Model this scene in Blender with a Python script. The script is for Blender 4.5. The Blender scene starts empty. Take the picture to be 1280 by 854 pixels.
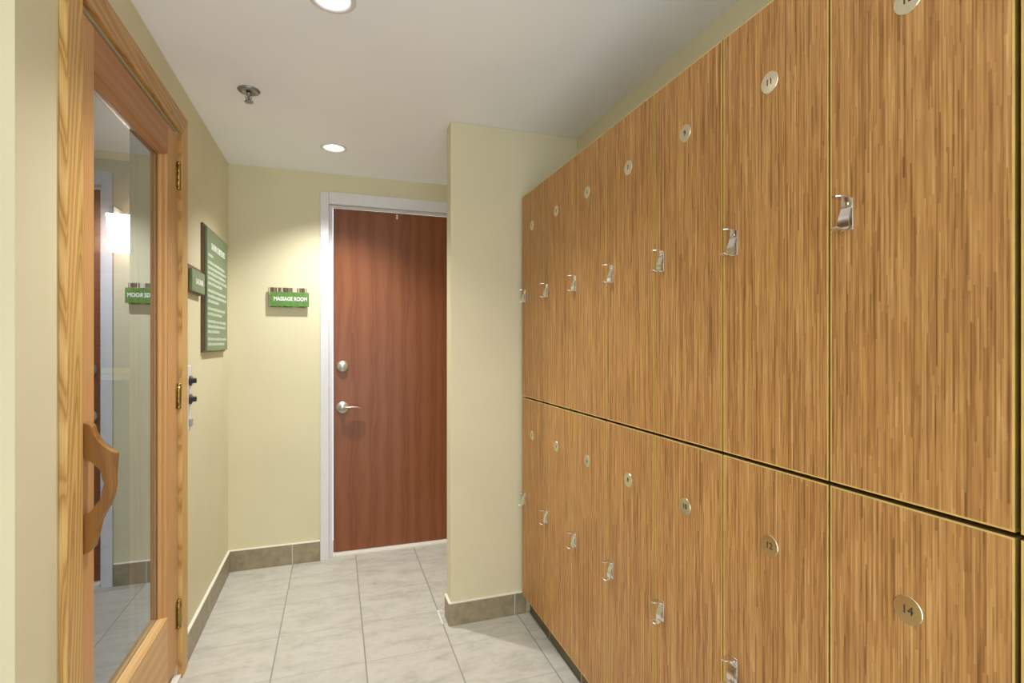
import bpy, bmesh, math, random
from mathutils import Vector, Matrix
random.seed(7)
S = bpy.context.scene
COL = S.collection
R = math.radians

# ------------------------------------------------------------------ materials
def lin(c):
    return tuple(((v/255)/12.92 if v/255 <= .04045 else ((v/255+.055)/1.055)**2.4) for v in c) + (1.0,)

class NT:
    def __init__(s, name):
        s.m = bpy.data.materials.new(name); s.m.use_nodes = True
        s.t = s.m.node_tree; s.t.nodes.clear()
        s.out = s.n('ShaderNodeOutputMaterial')
    def n(s, typ, **kw):
        x = s.t.nodes.new(typ)
        for k, v in kw.items(): setattr(x, k, v)
        return x
    def set(s, node, inp, val):
        if isinstance(val, bpy.types.NodeSocket): s.t.links.new(val, node.inputs[inp])
        else: node.inputs[inp].default_value = val
    def math(s, op, a, b=0.0, c=0.0):
        x = s.n('ShaderNodeMath', operation=op)
        s.set(x, 0, a); s.set(x, 1, b); s.set(x, 2, c)
        return x.outputs[0]
    def pos(s):
        return s.n('ShaderNodeNewGeometry').outputs['Position']
    def mapping(s, vec, scale=(1,1,1), rot=(0,0,0), loc=(0,0,0)):
        x = s.n('ShaderNodeMapping'); s.set(x, 'Vector', vec)
        x.inputs['Scale'].default_value = scale; x.inputs['Rotation'].default_value = rot
        x.inputs['Location'].default_value = loc
        return x.outputs[0]
    def noise(s, vec, scale, detail=3, rough=.55, dist=0):
        x = s.n('ShaderNodeTexNoise'); s.set(x, 'Vector', vec)
        x.inputs['Scale'].default_value = scale; x.inputs['Detail'].default_value = detail
        x.inputs['Roughness'].default_value = rough; x.inputs['Distortion'].default_value = dist
        return x.outputs[0]
    def ramp(s, fac, stops, interp='LINEAR'):
        x = s.n('ShaderNodeValToRGB'); s.set(x, 0, fac); cr = x.color_ramp; cr.interpolation = interp
        while len(cr.elements) < len(stops): cr.elements.new(.5)
        for e, (p, c) in zip(cr.elements, stops):
            e.position = p; e.color = lin(c)
        return x.outputs[0]
    def mix(s, fac, a, b, blend='MIX'):
        x = s.n('ShaderNodeMix', data_type='RGBA', blend_type=blend)
        s.set(x, 0, fac); s.set(x, 6, a); s.set(x, 7, b)
        return x.outputs[2]
    def bsdf(s, color, rough=.5, metal=0.0, spec=.5, bump=None, bstr=.1, bdist=.002, coat=0):
        p = s.n('ShaderNodeBsdfPrincipled')
        s.set(p, 'Base Color', color); s.set(p, 'Roughness', rough); s.set(p, 'Metallic', metal)
        s.set(p, 'Specular IOR Level', spec); s.set(p, 'Coat Weight', coat)
        if bump is not None:
            b = s.n('ShaderNodeBump'); s.set(b, 'Height', bump); b.inputs['Strength'].default_value = bstr
            b.inputs['Distance'].default_value = bdist
            s.t.links.new(b.outputs[0], p.inputs['Normal'])
        s.t.links.new(p.outputs[0], s.out.inputs[0])
        return s.m

def plain(name, c, rough=.5, metal=0.0, spec=.5, var=.04, scale=30, coat=0):
    t = NT(name); f = t.noise(t.pos(), scale, 3)
    lo = tuple(max(0, v*(1-var)) for v in c); hi = tuple(min(255, v*(1+var)) for v in c)
    return t.bsdf(t.ramp(f, [(.3, lo), (.7, hi)]), rough, metal, spec, coat=coat)

def painted(name, c):
    t = NT(name); p = t.pos()
    f = t.noise(p, 2.2, 3); g = t.noise(p, 260, 2)
    lo = tuple(v*.985 for v in c); hi = tuple(min(255, v*1.015) for v in c)
    return t.bsdf(t.ramp(f, [(.3, lo), (.7, hi)]), .62, spec=.3, bump=g, bstr=.08, bdist=.001)

def emit(name, c, strength):
    t = NT(name); e = t.n('ShaderNodeEmission'); e.inputs[0].default_value = lin(c); e.inputs[1].default_value = strength
    t.t.links.new(e.outputs[0], t.out.inputs[0]); return t.m

def timber(name, axis, pale, mid, dark, ring=30, rough=.42, tilt=2.2, off=(0,0,0), dist=1.6, coat=0.0, spec=.4, pull=.16):
    """sawn timber with growth rings running along an axis"""
    t = NT(name); p = t.pos()
    rot = {'z': (R(tilt), R(tilt*.7), 0), 'y': (R(tilt), 0, R(tilt*.8)), 'x': (0, R(tilt), R(tilt))}[axis]
    sc = {'z': (1,1,pull), 'y': (1,pull,1), 'x': (pull,1,1)}[axis]
    v = t.mapping(p, sc, rot, off)
    n1 = t.noise(v, 9, 3)
    w = t.n('ShaderNodeTexWave', wave_type='RINGS', rings_direction={'z':'Z','y':'Y','x':'X'}[axis])
    t.set(w, 'Vector', v); w.inputs['Scale'].default_value = ring; w.inputs['Distortion'].default_value = dist
    w.inputs['Detail'].default_value = 2; w.inputs['Detail Scale'].default_value = 1.2
    fs = {'z': (1,1,.02), 'y': (1,.02,1), 'x': (.02,1,1)}[axis]
    fine = t.noise(t.mapping(p, fs), 420, 2)
    c = t.ramp(w.outputs[1], [(0, pale), (.55, mid), (.9, dark), (1, mid)])
    c = t.mix(t.math('MULTIPLY', n1, .55), c, lin(mid))
    c2 = t.ramp(fine, [(.3, (225,218,208)), (.65, (255,255,255))])
    c = t.mix(.6, c, c2, 'MULTIPLY')
    return t.bsdf(c, rough, spec=spec, bump=fine, bstr=.05, bdist=.0006, coat=coat)

def strip_wood(name):
    """laminate made of very fine vertical staves of mixed lengths and tones"""
    t = NT(name); p = t.pos()
    sx = t.n('ShaderNodeSeparateXYZ'); t.set(sx, 0, p); y, z = sx.outputs[1], sx.outputs[2]
    def layer(w, L, seed, soft=False):
        si = t.math('FLOOR', t.math('DIVIDE', t.math('ADD', y, seed), w))
        wn = t.n('ShaderNodeTexWhiteNoise', noise_dimensions='1D'); t.set(wn, 'W', si)
        zz = t.math('DIVIDE', t.math('ADD', z, t.math('MULTIPLY', wn.outputs[0], 7.0)), L)
        cv = t.n('ShaderNodeCombineXYZ'); t.set(cv, 0, t.math('MULTIPLY', si, 7.31)); t.set(cv, 2, seed)
        t.set(cv, 1, zz if soft else t.math('FLOOR', zz))
        if soft: return t.noise(cv.outputs[0], 1.0, 1)
        w2 = t.n('ShaderNodeTexWhiteNoise', noise_dimensions='3D'); t.set(w2, 'Vector', cv.outputs[0])
        return w2.outputs[0]
    a = layer(.0037, .26, 3.1); b = layer(.0021, .17, 11.7); c = layer(.0029, .09, 5.3, True)
    f = t.math('ADD', t.math('MULTIPLY', a, .22), t.math('MULTIPLY', b, .24))
    f = t.math('ADD', f, t.math('MULTIPLY', c, .54))
    col = t.ramp(f, [(.22, (128,87,48)), (.38, (160,113,64)), (.5, (179,131,77)), (.62, (192,145,87)), (.80, (212,170,110))])
    return t.bsdf(col, .42, spec=.35)

def tile_floor(name):
    t = NT(name); p = t.pos()
    sx = t.n('ShaderNodeSeparateXYZ'); t.set(sx, 0, p); x, y = sx.outputs[0], sx.outputs[1]
    def line(v, o, s):
        q = t.math('DIVIDE', t.math('SUBTRACT', v, o), s)
        fr = t.math('FRACT', t.math('ADD', q, 100.5))
        d = t.math('MULTIPLY', t.math('ABSOLUTE', t.math('SUBTRACT', fr, .5)), s)
        return d, t.math('FLOOR', t.math('ADD', q, 100.0))
    dx, ix = line(x, .1105, .3415); dy, iy = line(y, 2.119, .2965)
    gx = t.math('LESS_THAN', dx, .0026); gy = t.math('LESS_THAN', dy, .0018)
    cv = t.n('ShaderNodeCombineXYZ'); t.set(cv, 0, ix); t.set(cv, 1, iy)
    wn = t.n('ShaderNodeTexWhiteNoise', noise_dimensions='2D'); t.set(wn, 'Vector', cv.outputs[0])
    off = t.n('ShaderNodeVectorMath', operation='ADD'); t.set(off, 0, p)
    sc = t.n('ShaderNodeVectorMath', operation='SCALE'); t.set(sc, 0, wn.outputs[1]); sc.inputs['Scale'].default_value = 9
    t.t.links.new(sc.outputs[0], off.inputs[1])
    n1 = t.noise(t.mapping(off.outputs[0], (1, 2.2, 1)), 7, 6, .62, .4); n2 = t.noise(off.outputs[0], 42, 4, .6)
    f = t.math('ADD', t.math('MULTIPLY', n1, .75), t.math('MULTIPLY', n2, .25))
    c = t.ramp(f, [(.33, (174,172,160)), (.46, (192,190,179)), (.58, (202,200,190)), (.74, (184,182,171))])
    c = t.mix(gy, c, lin((176,172,162))); c = t.mix(gx, c, lin((150,146,138)))
    g = t.math('MAXIMUM', gx, gy)
    return t.bsdf(c, t.math('ADD', t.math('MULTIPLY', n2, .14), .34), spec=.45, bump=t.math('SUBTRACT', 1.0, g), bstr=.25, bdist=.001)

def tile_base(name, c, axis, o, s):
    t = NT(name); p = t.pos()
    sx = t.n('ShaderNodeSeparateXYZ'); t.set(sx, 0, p); v = sx.outputs[axis]
    q = t.math('FRACT', t.math('ADD', t.math('DIVIDE', t.math('SUBTRACT', v, o), s), 100.5))
    d = t.math('MULTIPLY', t.math('ABSOLUTE', t.math('SUBTRACT', q, .5)), s)
    g = t.math('LESS_THAN', d, .002)
    n = t.noise(p, 22, 6, .65)
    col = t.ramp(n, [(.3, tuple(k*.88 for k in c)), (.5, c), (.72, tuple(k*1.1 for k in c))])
    spots = t.ramp(t.noise(p, 60, 2), [(.22, (150,135,110)), (.3, (255,255,255))])
    col = t.mix(.5, col, spots, 'MULTIPLY')
    col = t.mix(g, col, lin((206,200,182)))
    return t.bsdf(col, .42, spec=.4)

def planks(name, base):
    """tongue and groove sauna lining, boards stacked up the wall"""
    t = NT(name); p = t.pos(); sx = t.n('ShaderNodeSeparateXYZ'); t.set(sx, 0, p)
    q = t.math('DIVIDE', sx.outputs[2], .092)
    fr = t.math('FRACT', q); g = t.math('LESS_THAN', t.math('ABSOLUTE', t.math('SUBTRACT', fr, .5)), .035)
    wn = t.n('ShaderNodeTexWhiteNoise', noise_dimensions='1D'); t.set(wn, 'W', t.math('FLOOR', t.math('ADD', q, .5)))
    gr = t.noise(t.mapping(p, (.05, .05, 1)), 120, 3)
    f = t.math('ADD', t.math('MULTIPLY', wn.outputs[0], .5), t.math('MULTIPLY', gr, .5))
    c = t.ramp(f, [(.2, tuple(k*.85 for k in base)), (.8, tuple(min(255, k*1.1) for k in base))])
    c = t.mix(g, c, lin(tuple(k*.72 for k in base)))
    return t.bsdf(c, .6, spec=.25)

def pane(name, face=True):
    """clear double glazing: reflects as four glass faces do, more at a glancing angle"""
    t = NT(name)
    tr = t.n('ShaderNodeBsdfTransparent'); tr.inputs[0].default_value = (.94,.96,.965,1)
    if not face:
        t.t.links.new(tr.outputs[0], t.out.inputs[0]); return t.m
    ge = t.n('ShaderNodeNewGeometry')
    d = t.n('ShaderNodeVectorMath', operation='DOT_PRODUCT')
    t.set(d, 0, ge.outputs['Normal']); t.set(d, 1, ge.outputs['Incoming'])
    c = t.math('ABSOLUTE', d.outputs['Value'])
    r = t.math('ADD', t.math('MULTIPLY', t.math('POWER', t.math('SUBTRACT', 1.0, c), 5.0), .957), .043)
    f = t.math('DIVIDE', t.math('MULTIPLY', r, 4.0), t.math('ADD', t.math('MULTIPLY', r, 3.0), 1.0))
    gl = t.n('ShaderNodeBsdfGlossy'); gl.inputs['Roughness'].default_value = 0.0; gl.inputs['Color'].default_value = (.82,.89,1,1)
    m = t.n('ShaderNodeMixShader'); t.set(m, 0, f)
    t.t.links.new(tr.outputs[0], m.inputs[1]); t.t.links.new(gl.outputs[0], m.inputs[2])
    t.t.links.new(m.outputs[0], t.out.inputs[0]); return t.m

def reeds(name):
    """brown and cream upright reeds of the sign backing"""
    t = NT(name); p = t.pos(); sx = t.n('ShaderNodeSeparateXYZ'); t.set(sx, 0, p)
    u = t.math('ADD', sx.outputs[0], sx.outputs[1])
    wn = t.n('ShaderNodeTexWhiteNoise', noise_dimensions='1D'); t.set(wn, 'W', t.math('FLOOR', t.math('DIVIDE', u, .0058)))
    c = t.ramp(wn.outputs[0], [(0, (74,56,36)), (.3, (96,74,48)), (.5, (120,108,80)), (.68, (196,188,164)), (.85, (84,92,60))], 'CONSTANT')
    return t.bsdf(c, .45)

WALL = painted('wall_paint', (216, 209, 176))
CEIL = painted('ceiling_paint', (246, 249, 255))
WHITE = plain('white_gloss_paint', (220, 219, 222), .38, var=.01)
CAULK = plain('white_caulk', (236, 232, 220), .6, var=.01)
FLOOR = tile_floor('floor_tile')
BASE_X = tile_base('skirting_tile_x', (150, 139, 112), 0, .1105-.345, .345)
BASE_P = tile_base('skirting_tile_partition', (150, 139, 112), 0, .781, .345)
BASE_Y = tile_base('skirting_tile_y', (156, 146, 122), 1, 2.7, .60)
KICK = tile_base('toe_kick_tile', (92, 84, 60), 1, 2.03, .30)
LOCK = strip_wood('stave_laminate')
BAND = plain('edge_band', (214, 182, 108), .45, var=.05)
EDGE = plain('raw_door_edge', (140, 108, 44), .6, var=.06)  # door side faces coloured darker to paint in the shade of the gaps
CARC = plain('carcass_board', (104, 76, 30), .6, var=.06)
PINE_Z = timber('pine_upright', 'z', (224,188,120), (206,165,96), (164,114,54), ring=24, tilt=7, off=(.497,-1.322,.1), dist=1.2, pull=.5)
PINE_Y = timber('pine_level', 'y', (204,164,100), (192,148,86), (150,104,54), ring=15, tilt=9, off=(.622,.3,-2.199), dist=1.5, pull=.5)
FIR_Z = timber('fir_upright', 'z', (214,170,112), (203,154,97), (186,132,80), ring=30, tilt=.5, off=(.3,.1,0), dist=.8)
FIR_Y = timber('fir_level', 'y', (184,132,84), (176,122,74), (166,112,66), ring=9, tilt=.6, off=(.3,0,.2), dist=.8)
FIR_PALE = timber('fir_level_pale', 'y', (222,186,130), (214,174,116), (204,160,102), ring=9, tilt=.6, off=(.2,0,.2), dist=.8)
GRIP = timber('handle_wood', 'z', (168,122,62), (148,104,48), (128,86,36), ring=14, tilt=6, off=(.1,.2,.3))
VENEER = timber('door_veneer', 'z', (142,88,53), (135,79,45), (123,68,37), ring=11, tilt=.3, off=(.9,.6,.1), dist=3.5, rough=.35)
CHROME = plain('chrome', (232, 232, 230), .2, 1.0, var=.02)
NICKEL = plain('satin_nickel', (214, 212, 198), .42, .85, var=.02)
BRASS = plain('brass', (168, 144, 82), .3, 1.0, var=.06)
DISC = plain('brushed_disc', (226, 216, 186), .17, 1.0, var=.02, scale=200)
STEEL = plain('grey_metal', (150, 150, 150), .35, .8, var=.03)
INK = plain('engraved_ink', (52, 48, 40), .6, var=.02)
BLACK = plain('black_plastic', (44, 46, 46), .4, var=.03)
GREYP = plain('grey_plastic', (150, 150, 150), .4, var=.03)
GREEN = plain('green_acrylic', (84, 126, 48), .32, var=.12, scale=60)
SAGE = plain('sage_acrylic', (110, 126, 94), .36, var=.05)
BRONZE = plain('bronze_edge', (96, 78, 52), .4, .3, var=.08)
LETTER = plain('white_lettering', (236, 240, 230), .5, var=.01)
BODYTXT = plain('pale_lettering', (186, 204, 184), .5, var=.02)
LUMP = emit('lamp_bulb', (255, 250, 240), 5.0)
LAMPG = emit('lit_frosted_glass', (255, 244, 224), 55.0)
RING = plain('fixture_white', (222, 222, 222), .4, var=.01)
CONE = plain('fixture_reflector', (240, 240, 240), .25, var=.01)
SAUNA = planks('sauna_lining', (84, 64, 53))
SAUNAF = plain('sauna_floor', (110, 96, 84), .6)
GLASS = pane('door_glass'); CLEAR = pane('door_glass_back', False)
YELLOW = plain('yellow_print', (226, 214, 70), .5, var=.01)
PAPER = plain('white_print', (226, 228, 226), .5, var=.01)

# ------------------------------------------------------------------ mesh helpers
ORIGIN = {}
def BM(): return bmesh.new()
def box(bm, x0, x1, y0, y1, z0, z1, bevel=0.0, seg=2, mi=0):
    vs = [bm.verts.new((x, y, z)) for x in (x0, x1) for y in (y0, y1) for z in (z0, z1)]
    q = [(0,1,3,2),(4,6,7,5),(0,4,5,1),(2,3,7,6),(0,2,6,4),(1,5,7,3)]
    fs = [bm.faces.new([vs[i] for i in f]) for f in q]
    for f in fs: f.material_index = mi
    if bevel:
        es = list({e for f in fs for e in f.edges})
        bmesh.ops.bevel(bm, geom=es, offset=bevel, segments=seg, profile=.5, affect='EDGES')
    return fs
def prism(bm, pts, M, depth, bevel=0.0, seg=2, mi=0):
    """polygon pts (u,v) placed by matrix M, thickened along +w"""
    a = [bm.verts.new(M @ Vector((u, v, 0))) for u, v in pts]
    b = [bm.verts.new(M @ Vector((u, v, depth))) for u, v in pts]
    n = len(pts)
    fs = [bm.faces.new(a[::-1]), bm.faces.new(b)]
    fs += [bm.faces.new((a[i], a[(i+1) % n], b[(i+1) % n], b[i])) for i in range(n)]
    for f in fs: f.material_index = mi
    if bevel:
        es = list({e for f in fs[:2] for e in f.edges})
        bmesh.ops.bevel(bm, geom=es, offset=bevel, segments=seg, profile=.5, affect='EDGES')
    return fs
def lathe(bm, prof, M, n=40, mi=0, cap=True):
    """profile (r, w) revolved about the w axis of M"""
    rings = []
    for r, w in prof:
        if r < 1e-6: rings.append([bm.verts.new(M @ Vector((0, 0, w)))])
        else: rings.append([bm.verts.new(M @ Vector((r*math.cos(2*math.pi*i/n), r*math.sin(2*math.pi*i/n), w))) for i in range(n)])
    for p, q in zip(rings, rings[1:]):
        for i in range(n):
            j = (i+1) % n
            if len(p) == 1 and len(q) == 1: continue
            if len(p) == 1: f = bm.faces.new((p[0], q[i], q[j]))
            elif len(q) == 1: f = bm.faces.new((p[i], q[0], p[j]))
            else: f = bm.faces.new((p[i], q[i], q[j], p[j]))
            f.material_index = mi; f.smooth = True
def tube(bm, pts, rad, n=12, mi=0):
    rings = []
    P = [Vector(p) for p in pts]
    for k, p in enumerate(P):
        d = (P[min(k+1, len(P)-1)] - P[max(k-1, 0)]).normalized()
        u = d.cross(Vector((0, 0, 1)));
        if u.length < 1e-3: u = d.cross(Vector((0, 1, 0)))
        u.normalize(); v = d.cross(u)
        r = rad[k] if isinstance(rad, (list, tuple)) else rad
        ru, rv = r if isinstance(r, tuple) else (r, r)
        rings.append([bm.verts.new(p + u*ru*math.cos(2*math.pi*i/n) + v*rv*math.sin(2*math.pi*i/n)) for i in range(n)])
    for a, b in zip(rings, rings[1:]):
        for i in range(n):
            f = bm.faces.new((a[i], a[(i+1) % n], b[(i+1) % n], b[i])); f.smooth = True; f.material_index = mi
    bm.faces.new(rings[0][::-1]); bm.faces.new(rings[-1])
def frame(o, x, y, z):
    return Matrix(((x[0], y[0], z[0], o[0]), (x[1], y[1], z[1], o[1]), (x[2], y[2], z[2], o[2]), (0, 0, 0, 1)))
X, Y, Z = (1,0,0), (0,1,0), (0,0,1); nX, nY, nZ = (-1,0,0), (0,-1,0), (0,0,-1)
def f_front(o): return frame(o, X, Z, nY)      # on a wall that faces -y
def f_left(o): return frame(o, Y, Z, X)        # on a wall that faces +x
def f_right(o): return frame(o, nY, Z, nX)     # on a wall that faces -x
def f_down(o): return frame(o, X, nY, nZ)      # hung from the ceiling

def finish(bm, name, mats, smooth_angle=None):
    bmesh.ops.recalc_face_normals(bm, faces=bm.faces)
    me = bpy.data.meshes.new(name); bm.to_mesh(me); bm.free()
    for m in (mats if isinstance(mats, (list, tuple)) else [mats]): me.materials.append(m)
    return me
def obj(name, bm, mats, parent=None, origin=None):
    """one mesh object; coordinates are given in the room, origin is the thing's base"""
    me = bm if isinstance(bm, bpy.types.Mesh) else finish(bm, name, mats)
    o = bpy.data.objects.new(name, me); COL.objects.link(o)
    if parent is not None:
        og = ORIGIN[parent]; o.parent = parent
        me.transform(Matrix.Translation(-og)); ORIGIN[o] = og
    else:
        if origin is None:
            c = [v.co for v in me.vertices]
            origin = Vector(((min(v.x for v in c)+max(v.x for v in c))/2, (min(v.y for v in c)+max(v.y for v in c))/2, min(v.z for v in c)))
        og = Vector(origin); me.transform(Matrix.Translation(-og)); o.location = og; ORIGIN[o] = og
    return o
def thing(name, loc, label, cat, group=None, kind=None):
    o = bpy.data.objects.new(name, None); COL.objects.link(o)
    o.location = loc; o.empty_display_size = .05; ORIGIN[o] = Vector(loc)
    tag(o, label, cat, group, kind); return o
def tag(o, label=None, cat=None, group=None, kind=None):
    if label: o['label'] = label
    if cat: o['category'] = cat
    if group: o['group'] = group
    if kind: o['kind'] = kind
def struct(name, bm, mats, parent=None, label=None, cat=None):
    o = obj(name, bm, mats, parent)
    if parent is None: tag(o, label, cat, None, 'structure')
    return o
def text_mesh(body, size, M, extrude=.0006, weight=0.0, spacing=1.0, width=None):
    cu = bpy.data.curves.new('text', 'FONT'); cu.body = body; cu.size = size
    cu.align_x = 'CENTER'; cu.align_y = 'CENTER'; cu.extrude = extrude; cu.offset = weight; cu.space_character = spacing
    cu.resolution_u = 3
    o = bpy.data.objects.new('text', cu); COL.objects.link(o)
    dg = bpy.context.evaluated_depsgraph_get(); dg.update()
    me = bpy.data.meshes.new_from_object(o.evaluated_get(dg))
    bpy.data.objects.remove(o); bpy.data.curves.remove(cu)
    if width:
        xs = [v.co.x for v in me.vertices]; k = width/(max(xs)-min(xs))
        me.transform(Matrix.Diagonal((k, 1, 1, 1)))
    bm = bmesh.new(); bm.from_mesh(me); bpy.data.meshes.remove(me)
    bmesh.ops.transform(bm, matrix=M, verts=bm.verts)
    for f in bm.faces: f.material_index = 0
    return bm
def smooth(o, angle=40):
    for p in o.data.polygons: p.use_smooth = True
    o.data.set_sharp_from_angle(angle=R(angle))
    return o

# ------------------------------------------------------------------ dimensions (metres)
LX = -.56            # corridor face of the left wall
FY = 3.20            # far wall
RX = 1.10            # right wall above the lockers
CZ = 2.24            # ceiling
PX, PY = .482, 2.275 # free end and face of the partition
EYE = 1.25
BACK = -.55         # room cut off behind the viewpoint to let world background in as fill
D0, D1 = 1.432, 2.237   # sauna door opening
GX = -.587           # glass

# ------------------------------------------------------------------ setting
b = BM(); box(b, -2.3, 1.9, BACK, 3.5, -.08, 0); struct('floor', b, FLOOR)

LIGHTS = [(-.01, 2.775), (-.01, 1.578)]
b = BM(); box(b, -2.3, 1.9, BACK, 3.5, CZ, CZ+.1)
ceil_me = finish(b, 'ceiling', CEIL)
tmp = bpy.data.objects.new('tmp', ceil_me); COL.objects.link(tmp)
b = BM()
for lx, ly in LIGHTS: lathe(b, [(0, -.05), (.056, -.05), (.056, .2), (0, .2)], Matrix.Translation((lx, ly, CZ)), 48)
cut = bpy.data.objects.new('cut', finish(b, 'cut', CEIL)); COL.objects.link(cut)
md = tmp.modifiers.new('holes', 'BOOLEAN'); md.operation = 'DIFFERENCE'; md.object = cut; md.solver = 'EXACT'
dg = bpy.context.evaluated_depsgraph_get(); dg.update()
me = bpy.data.meshes.new_from_object(tmp.evaluated_get(dg))
bpy.data.objects.remove(tmp); bpy.data.objects.remove(cut)
for p in me.polygons: p.use_smooth = False
o = obj('ceiling', me, None); tag(o, kind='structure')

b = BM()
T = .146
box(b, LX-T, LX, 1.20, D0, 0, CZ); box(b, LX-T, LX, D1, FY, 0, CZ); box(b, LX-T, LX, D0, D1, 2.04, CZ)
struct('wall_left', b, WALL)
b = BM(); box(b, -2.3, LX-T, 1.20, 1.32, 0, CZ); box(b, -1.0, -.9, BACK, 1.20, 0, CZ); struct('wall_left_bay_and_shade', b, WALL)  # second box is an unseen side wall added to shade the first
b = BM()
box(b, -.70, -.045, FY, FY+.12, 0, CZ); box(b, -.045, .925, FY, FY+.12, 2.065, CZ); box(b, .925, 1.90, FY, FY+.12, 0, CZ)
struct('wall_far', b, WALL)
b = BM(); box(b, 1.3, 1.4, PY+.085, FY, 0, CZ); struct('wall_alcove_blocker', b, WALL)  # unseen wall added to cut ambient light on the far door
b = BM(); box(b, PX, RX+.1, PY, PY+.085, 0, CZ, bevel=.004); struct('wall_partition', b, WALL)
b = BM(); box(b, RX, RX+.1, BACK, PY, 0, CZ); struct('wall_right', b, WALL)

# tiled skirtings with a white caulk bead along the top
def skirting(name, boxes, beads, mat):
    b = BM()
    for q in boxes: box(b, *q, bevel=.0015)
    for q in beads: box(b, *q, mi=1)
    return struct(name, b, [mat, CAULK])
skirting('baseboard_left', [(LX, LX+.011, 2.315, FY, 0, .112)], [(LX, LX+.0115, 2.315, FY, .112, .117)], BASE_Y)
skirting('baseboard_far', [(LX+.011, -.0885, FY-.011, FY, 0, .112)], [(LX+.011, -.0885, FY-.0115, FY, .112, .117)], BASE_X)
skirting('baseboard_partition', [(PX-.010, .836, PY-.010, PY, 0, .098), (PX-.010, PX, PY, PY+.085, 0, .098)],
         [(PX-.0105, .836, PY-.0105, PY, .098, .103), (PX-.0105, PX, PY, PY+.085, .098, .103)], BASE_P)
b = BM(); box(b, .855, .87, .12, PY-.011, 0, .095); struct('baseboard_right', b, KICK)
b = BM(); box(b, .448, .454, 2.295, 2.42, 0, .0015); box(b, .454, .474, 2.414, 2.42, 0, .0015); struct('trim_4', b, CAULK)

# ------------------------------------------------------------------ massage room door
b = BM()
prof = [(-.0865, -.039), (.919, .967)]
box(b, -.0865, -.039, FY-.012, FY+.055, 0, 2.132, bevel=.003); box(b, .919, .967, FY-.012, FY+.055, 0, 2.132, bevel=.003)
box(b, -.039, .919, FY-.012, FY+.055, 2.062, 2.132, bevel=.003)
box(b, -.039, -.018, FY+.034, FY+.054, 0, 2.062, bevel=.001); box(b, .898, .919, FY+.034, FY+.054, 0, 2.062, bevel=.001)
box(b, -.018, .898, FY+.034, FY+.054, 2.056, 2.062)
struct('trim_1', b, WHITE)
b = BM(); box(b, -.018, .898, FY+.02, FY+.11, 0, .012, bevel=.002); struct('trim_2', b, CAULK)
door1 = thing('door_1', (.44, FY+.08, 0), 'plain reddish brown wooden door in white frame beside the massage room sign', 'door', kind='structure')
b = BM(); box(b, -.016, .896, FY+.056, FY+.1, .018, 2.054, bevel=.002); obj('door_slab', b, VENEER, door1)
DY = FY+.056
b = BM(); M = f_front((.0365, DY, EYE-.134))
lathe(b, [(0, 0), (.0345, 0), (.0345, .005), (.031, .016), (.024, .022), (.017, .024), (.016, .026), (0, .027)], M, 40)
for s in (-1,): box(b, .0365-.0015, .0365+.0015, DY-.0285, DY-.026, EYE-.134-.006, EYE-.134+.006)
db = obj('deadbolt', b, NICKEL, door1); tag(db, 'round satin metal deadbolt above the lever')
b = BM(); M = f_front((.0365, DY, EYE-.378))
lathe(b, [(0, 0), (.036, 0), (.036, .005), (.031, .011), (.014, .013), (.012, .030), (.012, .05), (0, .052)], M, 40)
tube(b, [(.0365, DY-.045, EYE-.378), (.060, DY-.047, EYE-.374), (.09, DY-.048, EYE-.371), (.12, DY-.046, EYE-.374), (.142, DY-.040, EYE-.383), (.153, DY-.032, EYE-.389)],
     [(.010, .010), (.013, .006), (.017, .0042), (.018, .0036), (.015, .003), (.005, .002)], 16)
lv = obj('lever_handle', b, NICKEL, door1); tag(lv, 'satin metal lever handle on round rose')
b = BM()
for dz, r in ((.788, .0055), (.772, .0062)):
    lathe(b, [(0, 0), (r, 0), (r, .004), (r*.7, .008), (0, .009)], f_front((.355, DY, EYE+dz)), 20)
box(b, .353, .357, DY-.003, DY, EYE+.772, EYE+.788)
ct = obj('door_catch', b, CAULK, door1); tag(ct, 'small white catch at the head of the door')
b = BM(); lathe(b, [(0, 0), (.0035, 0), (.003, .002), (0, .0025)], f_front((.094, DY, EYE+.073)), 16)
pk = obj('peephole', b, BRASS, door1)

# ------------------------------------------------------------------ sauna door, casing and jamb
b = BM()
cx0, cx1 = LX, LX+.016
def yz(pts, x): return frame((x, 0, 0), Y, Z, X)
prism(b, [(1.357, 0), (D0, 0), (D0, 2.04), (1.357, 2.115)], yz(0, cx0), .016, bevel=.0025)
struct('trim_3', b, PINE_Z)
b = BM(); prism(b, [(D1, 0), (2.313, 0), (2.313, 2.115), (D1, 2.04)], yz(0, cx0), .016, bevel=.0025); struct('trim_5', b, PINE_Z)
b = BM(); prism(b, [(D0, 2.04), (D1, 2.04), (2.313, 2.115), (1.357, 2.115)], yz(0, cx0), .016, bevel=.0025); struct('trim_6', b, PINE_Y)
b = BM()
box(b, LX-T, -.607, D0, D0+.016, 0, 2.04); box(b, LX-T, -.607, D1-.016, D1, 0, 2.04); box(b, LX-T, -.607, D0+.016, D1-.016, 2.022, 2.04)
struct('trim_7', b, FIR_Z)
b = BM(); box(b, LX-T, LX+.012, D0, D1, 0, .018, bevel=.003); struct('trim_8', b, CAULK)

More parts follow.
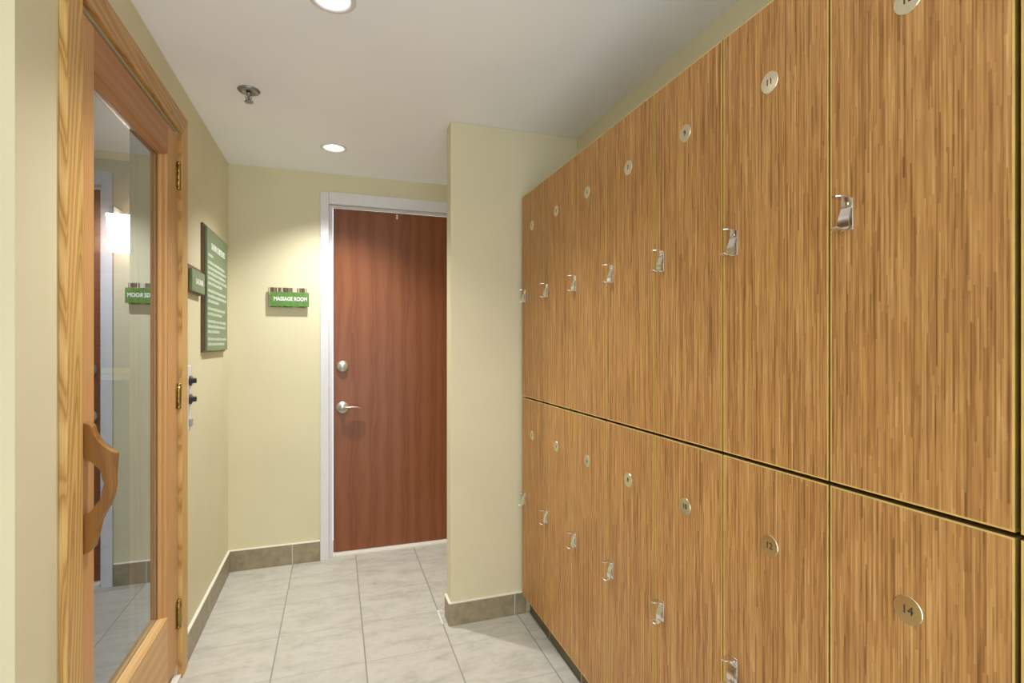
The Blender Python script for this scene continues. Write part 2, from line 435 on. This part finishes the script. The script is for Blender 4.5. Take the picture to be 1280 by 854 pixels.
door2 = thing('door_2', (LX-.02, (D0+D1)/2, 0), 'wooden sauna door with tall glass pane and curved wooden pull', 'door', kind='structure')
xa, xb = -.604, LX
ya, yb = D0+.003, D1-.003
za, zb = .055, 2.026
b = BM(); box(b, xa, xb, ya, 1.532, za, zb, bevel=.002); obj('stile', b, FIR_Z, door2)
b = BM(); box(b, xa, xb, 2.121, yb, za, zb, bevel=.002); obj('stile', b, FIR_Z, door2)
b = BM(); box(b, xa, xb, 1.532, 2.121, 1.919, zb, bevel=.0015); obj('rail', b, FIR_Y, door2)
b = BM(); box(b, xa, xb, 1.532, 2.121, za, .288, bevel=.0015); br = obj('rail', b, FIR_PALE, door2); tag(br, 'paler bottom rail')
# stepped bead running round the glass
def bead(b, inner, outer, x0, x1, steps=5):
    """sloping moulding between the rectangle inner (at x1) and outer (at x0)"""
    rect = lambda r: [(r[0], r[2]), (r[1], r[2]), (r[1], r[3]), (r[0], r[3])]
    prev = None
    prof = [(0, 0), (.12, .10), (.16, .22), (.5, .5), (.72, .62), (.76, .82), (1, 1)]
    for t, d in prof:
        r = [o_+(i_-o_)*t for o_, i_ in zip(outer, inner)]
        x = x0+(x1-x0)*d
        ring = [b.verts.new((x, y, z)) for y, z in rect(r)]
        if prev:
            for i in range(4): b.faces.new((prev[i], prev[(i+1) % 4], ring[(i+1) % 4], ring[i])).material_index = i % 2 if i != 0 else 2
        prev = ring
    back = [b.verts.new((x1-.004, y, z)) for y, z in rect(outer)]
    for i in range(4): b.faces.new((prev[i], prev[(i+1) % 4], back[(i+1) % 4], back[i]))
b = BM(); bead(b, (1.548, 2.098, .297, 1.908), (1.532, 2.121, .288, 1.919), xb-.001, GX+.001)
obj('glazing_bead', b, [FIR_Y, FIR_Z, FIR_PALE], door2)  # bottom run in paler fir, painting in light from above
b = BM()
for f in box(b, GX-.006, GX, 1.540, 2.112, .292, 1.913): f.material_index = 1
max(b.faces, key=lambda f: f.calc_center_median().x).material_index = 0
gp = obj('glass_pane', b, [GLASS, CLEAR], door2)
tag(gp, 'clear reflective glass')
# pull handle
pts = [(-.56,-.185),(-.547,-.1865),(-.538,-.195),(-.534,-.211),(-.527,-.228),(-.519,-.239),(-.509,-.248),(-.498,-.2545),(-.490,-.258),(-.4875,-.262),
       (-.4895,-.274),(-.493,-.290),(-.4925,-.317),(-.4915,-.339),(-.495,-.366),(-.503,-.386),(-.512,-.404),(-.520,-.421),(-.5265,-.443),(-.529,-.461),(-.534,-.480),(-.545,-.490),(-.56,-.494)]
inn = [(-.56,-.405),(-.552,-.399),(-.545,-.393),(-.533,-.380),(-.526,-.366),(-.521,-.350),(-.5195,-.330),(-.521,-.314),(-.526,-.300),(-.532,-.288),(-.541,-.277),(-.551,-.269),(-.56,-.266)]
b = BM(); prism(b, [(x-.009*min(1, max(0, (x+.556)/.03)), z+EYE) for x, z in pts]+[(x, z+EYE) for x, z in inn], frame((0, 1.473, 0), X, Z, Y), .027, bevel=.003, seg=3)
hd = obj('pull_handle', b, GRIP, door2); tag(hd, 'curved wooden pull handle cut from one board')
b = BM()
for dz in (-.213, -.462): lathe(b, [(0, 0), (.004, 0), (.004, .001), (0, .0012)], frame((-.531, 1.489, EYE+dz), X, Z, nY), 12)
b.free()
for z0, z1 in ((1.823, 1.929), (1.007, 1.104), (.190, .298)):
    b = BM(); M = Matrix.Translation((LX+.006, D1-.006, 0))
    L = z1-z0
    prof = [(0, z0), (.004, z0), (.0072, z0+.003), (.0072, z0+.010), (.004, z0+.012), (.0078, z0+.013)]
    for k in range(1, 3):
        z = z0+.013+(L-.026)*k/3
        prof += [(.0078, z-.0008), (.0074, z), (.0078, z+.0008)]
    prof += [(.0078, z1-.013), (.005, z1-.012), (.0072, z1-.010), (.0072, z1-.003), (.004, z1), (0, z1)]
    lathe(b, prof, M, 20)
    box(b, LX, LX+.002, D1-.026, D1-.004, z0+.008, z1-.008)
    h = obj('hinge', b, BRASS, door2); tag(h, 'brass butt hinge')

# ------------------------------------------------------------------ sauna room behind the glass
SY = 3.13
b = BM(); box(b, -2.3, LX-T, SY, SY+.06, 0, CZ-.06); struct('wall_sauna_end', b, SAUNA)
b = BM(); box(b, -2.3, -2.24, 1.32, SY, 0, CZ-.06); struct('wall_sauna_back', b, SAUNA)
b = BM(); box(b, -2.24, LX-T, 1.32, 1.34, 0, CZ-.06); struct('wall_sauna_near', b, SAUNA)
b = BM(); box(b, -2.3, LX-T, 1.32, SY+.06, CZ-.06, CZ-.001); struct('ceiling_sauna', b, SAUNA)
b = BM(); box(b, -2.24, LX-T-.002, 1.34, SY, 0, .006); struct('floor_sauna', b, SAUNAF)
lamp = thing('wall_lamp', (-.992, SY, 1.708), 'lit frosted wall lamp glowing inside the sauna behind the door glass', 'lamp')
b = BM()
M = frame((-.992, SY-.02, 0), X, Z, nY)
prism(b, [(-.058, 1.708), (.058, 1.708), (.068, 1.886), (-.068, 1.886)], M, .09, bevel=.008)
sh = obj('lamp_shade', b, LAMPG, lamp); tag(sh, 'glowing frosted shade')
b = BM(); box(b, -1.02, -.965, SY-.022, SY, 1.74, 1.90, bevel=.003); box(b, -1.046, -1.024, SY-.112, SY, 1.884, 1.922, bevel=.004)
obj('bracket', b, STEEL, lamp)
lab = thing('notice_label', (-1.055, SY, EYE-.18), 'small yellow and white notice inside the sauna seen through the door glass', 'notice')
b = BM(); box(b, -1.115, -.995, SY-.003, SY+.001, EYE-.183, EYE-.121); obj('label_plate', b, PAPER, lab)
b = BM(); box(b, -1.115, -.995, SY-.0038, SY-.003, EYE-.150, EYE-.121); hb = obj('label_header', b, YELLOW, lab); tag(hb, 'yellow header band')

# ------------------------------------------------------------------ signs
sg = thing('sign', (-.255, FY, EYE+.205), 'green massage room sign with reed backing on the far wall', 'sign')
b = BM(); box(b, -.357, -.158, FY-.022, FY-.013, EYE+.206, EYE+.316, bevel=.001)
for x in (-.32, -.20): box(b, x-.008, x+.008, FY-.013, FY, EYE+.25, EYE+.266)
obj('backing', b, reeds('reed_backing'), sg)
b = BM(); box(b, -.347, -.146, FY-.030, FY-.022, EYE+.211, EYE+.291, bevel=.001); obj('panel', b, GREEN, sg)
obj('lettering', text_mesh('MASSAGE ROOM', .030, f_front((-.242, FY-.0302, EYE+.252)), .0005, .0009, 1.0, .172), LETTER, sg)

sg = thing('sign', (LX, 2.82, EYE-.035), 'tall green sauna rules board full of small white text on the left wall', 'sign')
b = BM(); box(b, LX, LX+.010, 2.586, 3.068, EYE-.038, EYE+.532, bevel=.001); obj('backing', b, BRONZE, sg)
b = BM(); box(b, LX+.010, LX+.021, 2.606, 3.058, EYE-.030, EYE+.520, bevel=.001); obj('panel', b, SAGE, sg)
obj('heading', text_mesh('SAUNA GUIDELINES', .042, f_left((LX+.0212, 2.84, EYE+.445)), .0005, .0006, 1.0, .30), LETTER, sg)
# the body copy is too small to read in the photograph: rows of tiny strokes
b = BM(); z = EYE+.395; rows = [.10, 0, .36, .40, .38, .42, .30, 0, .40, .41, .22, 0, .38, .30, 0, .39, .38, .24, 0, .41, .36]
for L in rows:
    if L:
        y = 2.625; end = y+L*.98
        while y < end:
            wl = random.uniform(.02, .05); q = y
            while q < min(y+wl, end):
                hh = random.choice((.0115, .0115, .0145))
                box(b, LX+.021, LX+.0214, q, q+.0058, z, z+hh); q += .0072
            y += wl+.007
        z -= .0235
    else: z -= .010
tx = obj('body_text', b, BODYTXT, sg); tag(tx, 'rows of small white text too fine to read', kind='stuff')

sg = thing('sign', (LX, 2.45, EYE+.205), 'small green sign on the left wall just past the sauna door casing', 'sign')
b = BM(); box(b, LX, LX+.011, 2.335, 2.555, EYE+.206, EYE+.316, bevel=.001); obj('backing', b, BRONZE, sg)
b = BM(); box(b, LX+.011, LX+.022, 2.352, 2.560, EYE+.212, EYE+.300, bevel=.001); obj('panel', b, SAGE, sg)
obj('lettering', text_mesh('SAUNA', .032, f_left((LX+.0222, 2.47, EYE+.255)), .0005, .0008, 1.0, .125), LETTER, sg)

# sauna control beside the casing
cp = thing('control_panel', (LX, 2.37, EYE-.34), 'white sauna control plate with two black knobs beside the door casing', 'control panel')
b = BM(); box(b, LX, LX+.014, 2.325, 2.372, EYE-.342, EYE-.085, bevel=.003); obj('plate', b, WHITE, cp)
for dz in (-.145, -.218):
    b = BM(); lathe(b, [(0, 0), (.020, 0), (.020, .006), (.011, .008), (.010, .022), (0, .023)], frame((LX+.014, 2.352, EYE+dz), Y, Z, X), 24)
    k = obj('knob', b, BLACK, cp); tag(k, 'black round control knob')
b = BM(); box(b, LX+.014, LX+.022, 2.338, 2.366, EYE-.325, EYE-.295, bevel=.002); obj('switch', b, GREYP, cp)

# ------------------------------------------------------------------ ceiling items
sp = thing('sprinkler_head', (-.322, 2.25, CZ), 'grey metal sprinkler head hanging from the ceiling', 'sprinkler')
M = f_down((-.322, 2.25, CZ))
b = BM(); lathe(b, [(0, 0), (.040, 0), (.041, .002), (.037, .007), (.022, .011), (.017, .008), (0, .008)], M, 40); obj('escutcheon', b, STEEL, sp)
b = BM(); lathe(b, [(0, .008), (.009, .008), (.009, .018), (.005, .02), (.0035, .044), (0, .044)], M, 20)
for s in (-1, 1):
    tube(b, [(-.322+s*.008, 2.25, CZ-.016), (-.322+s*.011, 2.25, CZ-.028), (-.322+s*.003, 2.25, CZ-.045)], .0016, 8)
obj('frame', b, STEEL, sp)
b = BM(); lathe(b, [(0, .044), (.015, .044), (.0165, .046), (.015, .048), (0, .048)], M, 28); obj('deflector', b, STEEL, sp)

def downlight(x, y, label):
    t = thing('downlight', (x, y, CZ), label, 'ceiling light', 'recessed ceiling lights')
    M = f_down((x, y, CZ))
    b = BM(); lathe(b, [(.050, -.004), (.0505, .002), (.054, .0045), (.060, .0045), (.066, .0015), (.0665, 0), (.0555, 0)], M, 48); obj('trim_ring', b, RING, t)
    b = BM(); lathe(b, [(.050, -.004), (.047, -.020), (.040, -.040), (.030, -.055), (0, -.060)], M, 48); obj('reflector', b, CONE, t)
    b = BM(); lathe(b, [(0, -.012), (.012, -.013), (.022, -.019), (.026, -.028), (.022, -.05), (.014, -.056)], M, 32); obj('bulb', b, LUMP, t)
    return t
downlight(*LIGHTS[0], 'recessed round ceiling light near the far wall, farther of the two')
downlight(*LIGHTS[1], 'recessed round ceiling light cut by the top of the photo')

# ------------------------------------------------------------------ lockers
FX = .812; W = .2625; YB = .679           # door face, pitch, one boundary
TOP = (1.0115, 1.925); LOW = (.100, 1.0045)

def latch_bm(yc, zc):
    """chrome latch: screwed plate with a curved lower face, a tongue at the top and a hooked lip below"""
    b = BM(); F = f_right((FX, yc, zc))
    def ribbon(path, th):
        A, Bv = [], []
        n = len(path)
        for i, (o_, z_, hw) in enumerate(path):
            p0 = path[max(i-1, 0)]; p1 = path[min(i+1, n-1)]
            d = Vector((p1[0]-p0[0], p1[1]-p0[1])).normalized(); nn = Vector((d.y, -d.x))*th/2
            A.append([b.verts.new(F @ Vector((s*hw, z_+nn.y, o_+nn.x))) for s in (-1, 1)])
            Bv.append([b.verts.new(F @ Vector((s*hw, z_-nn.y, o_-nn.x))) for s in (-1, 1)])
        for i in range(n-1):
            for f in ((A[i][0], A[i][1], A[i+1][1], A[i+1][0]), (Bv[i][1], Bv[i][0], Bv[i+1][0], Bv[i+1][1]),
                      (A[i][0], A[i+1][0], Bv[i+1][0], Bv[i][0]), (A[i][1], Bv[i][1], Bv[i+1][1], A[i+1][1])):
                q = b.faces.new(f)
        b.faces.new((A[0][0], Bv[0][0], Bv[0][1], A[0][1])); b.faces.new((A[-1][0], A[-1][1], Bv[-1][1], Bv[-1][0]))
    # back plate on the door
    box_pts = [(-.0105, -.027), (.0105, -.027), (.0105, .027), (-.0105, .027)]
    prism(b, box_pts, F, .002, bevel=.0006)
    # curved face standing on the plate, flowing into the lower lip
    path = [(.003, .012, .0092)]
    for k in range(9):
        a = k/8
        path.append((.003+.007*math.sin(a*math.pi*.62)**1.2, .010-.032*a, .0095+.001*a))
    path += [(.0105, -.0255, .0105), (.015, -.0276, .0102), (.022, -.0280, .0095), (.028, -.0264, .008), (.031, -.0238, .006)]
    ribbon(path, .0016)
    # top tongue
    ribbon([(.001, .0255, .0106), (.007, .0262, .0106), (.015, .0266, .0102), (.023, .0268, .009), (.028, .0268, .007), (.0315, .0266, .0035)], .0018)
    # screw head
    lathe(b, [(0, .002), (.0035, .002), (.0033, .0036), (0, .0042)], frame(F @ Vector((0, .018, 0)), nY, Z, nX), 14)
    return b

def door_bm(y0, y1, z0, z1):
    b = BM(); e = .0027
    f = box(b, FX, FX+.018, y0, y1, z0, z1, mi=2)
    face = f[0]
    bmesh.ops.delete(b, geom=[face], context='FACES_ONLY')
    o4 = [(y0, z0), (y1, z0), (y1, z1), (y0, z1)]; i4 = [(y0+e, z0+e), (y1-e, z0+e), (y1-e, z1-e), (y0+e, z1-e)]
    A = [b.verts.new((FX, *p)) for p in o4]; I = [b.verts.new((FX, *p)) for p in i4]
    b.faces.new(I).material_index = 0
    for i in range(4): b.faces.new((A[i], A[(i+1) % 4], I[(i+1) % 4], I[i])).material_index = 1
    bmesh.ops.remove_doubles(b, verts=b.verts, dist=1e-5)
    return b

def make_locker(k, z0, z1, latch_z, disc_z, name_label):
    y0, y1 = YB+W*k, YB+W*(k+1)
    t = thing('locker', ((FX+RX)/2, (y0+y1)/2, z0), name_label, 'locker', 'wooden lockers along the right wall')
    b = BM()
    th = .012; x0, x1 = FX+.0195, RX-.001; a, c = y0+.0004, y1-.0004
    box(b, x0, x1, a, a+th, z0, z1); box(b, x0, x1, c-th, c, z0, z1)
    box(b, x0, x1, a+th, c-th, z0, z0+th); box(b, x0, x1, a+th, c-th, z1-th, z1); box(b, x1-.006, x1, a+th, c-th, z0+th, z1-th)
    obj('body', b, CARC, t)
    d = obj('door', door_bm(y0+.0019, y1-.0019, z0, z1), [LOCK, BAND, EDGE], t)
    l = smooth(obj('latch', latch_bm(y1-.034, latch_z), CHROME, d), 45); tag(l, 'chrome latch')
    b = BM(); lathe(b, [(0, 0), (.0212, 0), (.0214, .0006), (.0206, .0016), (0, .0018)], f_right((FX, (y0+y1)/2, disc_z)), 40)
    for q in b.faces: q.smooth = False
    p = obj('number_disc', b, DISC, d); tag(p, 'round metal number disc')
    return t
def copy_tree(o, parent=None):
    c = o.copy(); COL.objects.link(c); c.parent = parent
    for ch in list(o.children): copy_tree(ch, c)
    return c
def numeral(lk, k, n, z):
    d = [c for c in lk.children if c.name.startswith('door')][0]
    yc = YB+W*(k+.5)
    bm = text_mesh(str(n), .0175, f_right((0, 0, 0)), .0003, 0.0)
    me = finish(bm, 'numeral', INK)
    o = bpy.data.objects.new('numeral', me); COL.objects.link(o); o.parent = d
    o.location = Vector((FX-.0020, yc, z)) - Vector(lk.location)
    o['label'] = 'dark engraved numeral'
ORD = ['nearest the beige partition', 'second from the beige partition', 'third from the beige partition', 'fourth from the beige partition',
       'fifth from the beige partition', 'sixth from the beige partition', 'seventh from the beige partition', 'cut off by the right edge of the photo']
UZ, LZ = EYE+.517, EYE-.399
up0 = lo0 = None
for i in range(8):
    k = 5-i
    lu = 'upper wooden locker numbered %d, %s' % (2*i+1, ORD[i]); ll = 'lower wooden locker numbered %d, %s' % (2*i+2, ORD[i])
    if i == 0:
        up0 = u = make_locker(k, *TOP, EYE+.217, UZ, lu); lo0 = l = make_locker(k, *LOW, EYE-.701, LZ, ll)
        first_y = u.location.y; kept = []
        src_u = [c for c in u.children]; src_l = [c for c in l.children]
    else:
        u = copy_tree(up0); l = copy_tree(lo0)
        for q in (u, l): q.location.y = first_y-W*i-(.0025 if i == 7 else 0)
        u['label'] = lu; l['label'] = ll
    kept.append((u, l, k, i)) if i else kept.append((u, l, k, i))
for u, l, k, i in kept:
    s = .0025/W if i == 7 else 0
    numeral(u, k-s, 2*i+1, UZ); numeral(l, k-s, 2*i+2, LZ)

# ------------------------------------------------------------------ light
def spot(x, y, z, watts, size, blend, r=.025, col=(1.0, .985, .965), tilt=(0, 0, 0)):
    d = bpy.data.lights.new('downlight_lamp', 'SPOT'); d.energy = watts; d.spot_size = R(size); d.spot_blend = blend
    d.shadow_soft_size = r; d.color = col
    o = bpy.data.objects.new('downlight_lamp', d); COL.objects.link(o); o.location = (x, y, z); o.rotation_euler = tilt
for (x, y), w in zip(LIGHTS, (90, 62)): spot(x, y, CZ-.004, w, 116, 1.0)
w = bpy.data.worlds.new('world'); S.world = w; w.use_nodes = True
bg = w.node_tree.nodes['Background']; bg.inputs[0].default_value = (.90, .95, 1.0, 1); bg.inputs[1].default_value = 2.5

# ------------------------------------------------------------------ camera
cd = bpy.data.cameras.new('camera'); cam = bpy.data.objects.new('camera', cd); COL.objects.link(cam)
cd.sensor_width = 36; cd.lens = 650/1280*36; cd.shift_y = 3/1280; cd.clip_start = .02
cam.location = (0, 0, EYE); cam.rotation_euler = (R(90), 0, -math.atan(220/650))
S.camera = cam
S.view_settings.view_transform = 'Standard'; S.view_settings.look = 'None'
S.view_settings.exposure = 0.0; S.view_settings.gamma = 1.0; S.view_settings.use_curve_mapping = False
S.cycles.max_bounces = 12; S.cycles.diffuse_bounces = 7; S.cycles.glossy_bounces = 5; S.cycles.transparent_max_bounces = 16
S.cycles.sample_clamp_indirect = 8; S.cycles.blur_glossy = .5; S.cycles.use_denoising = True
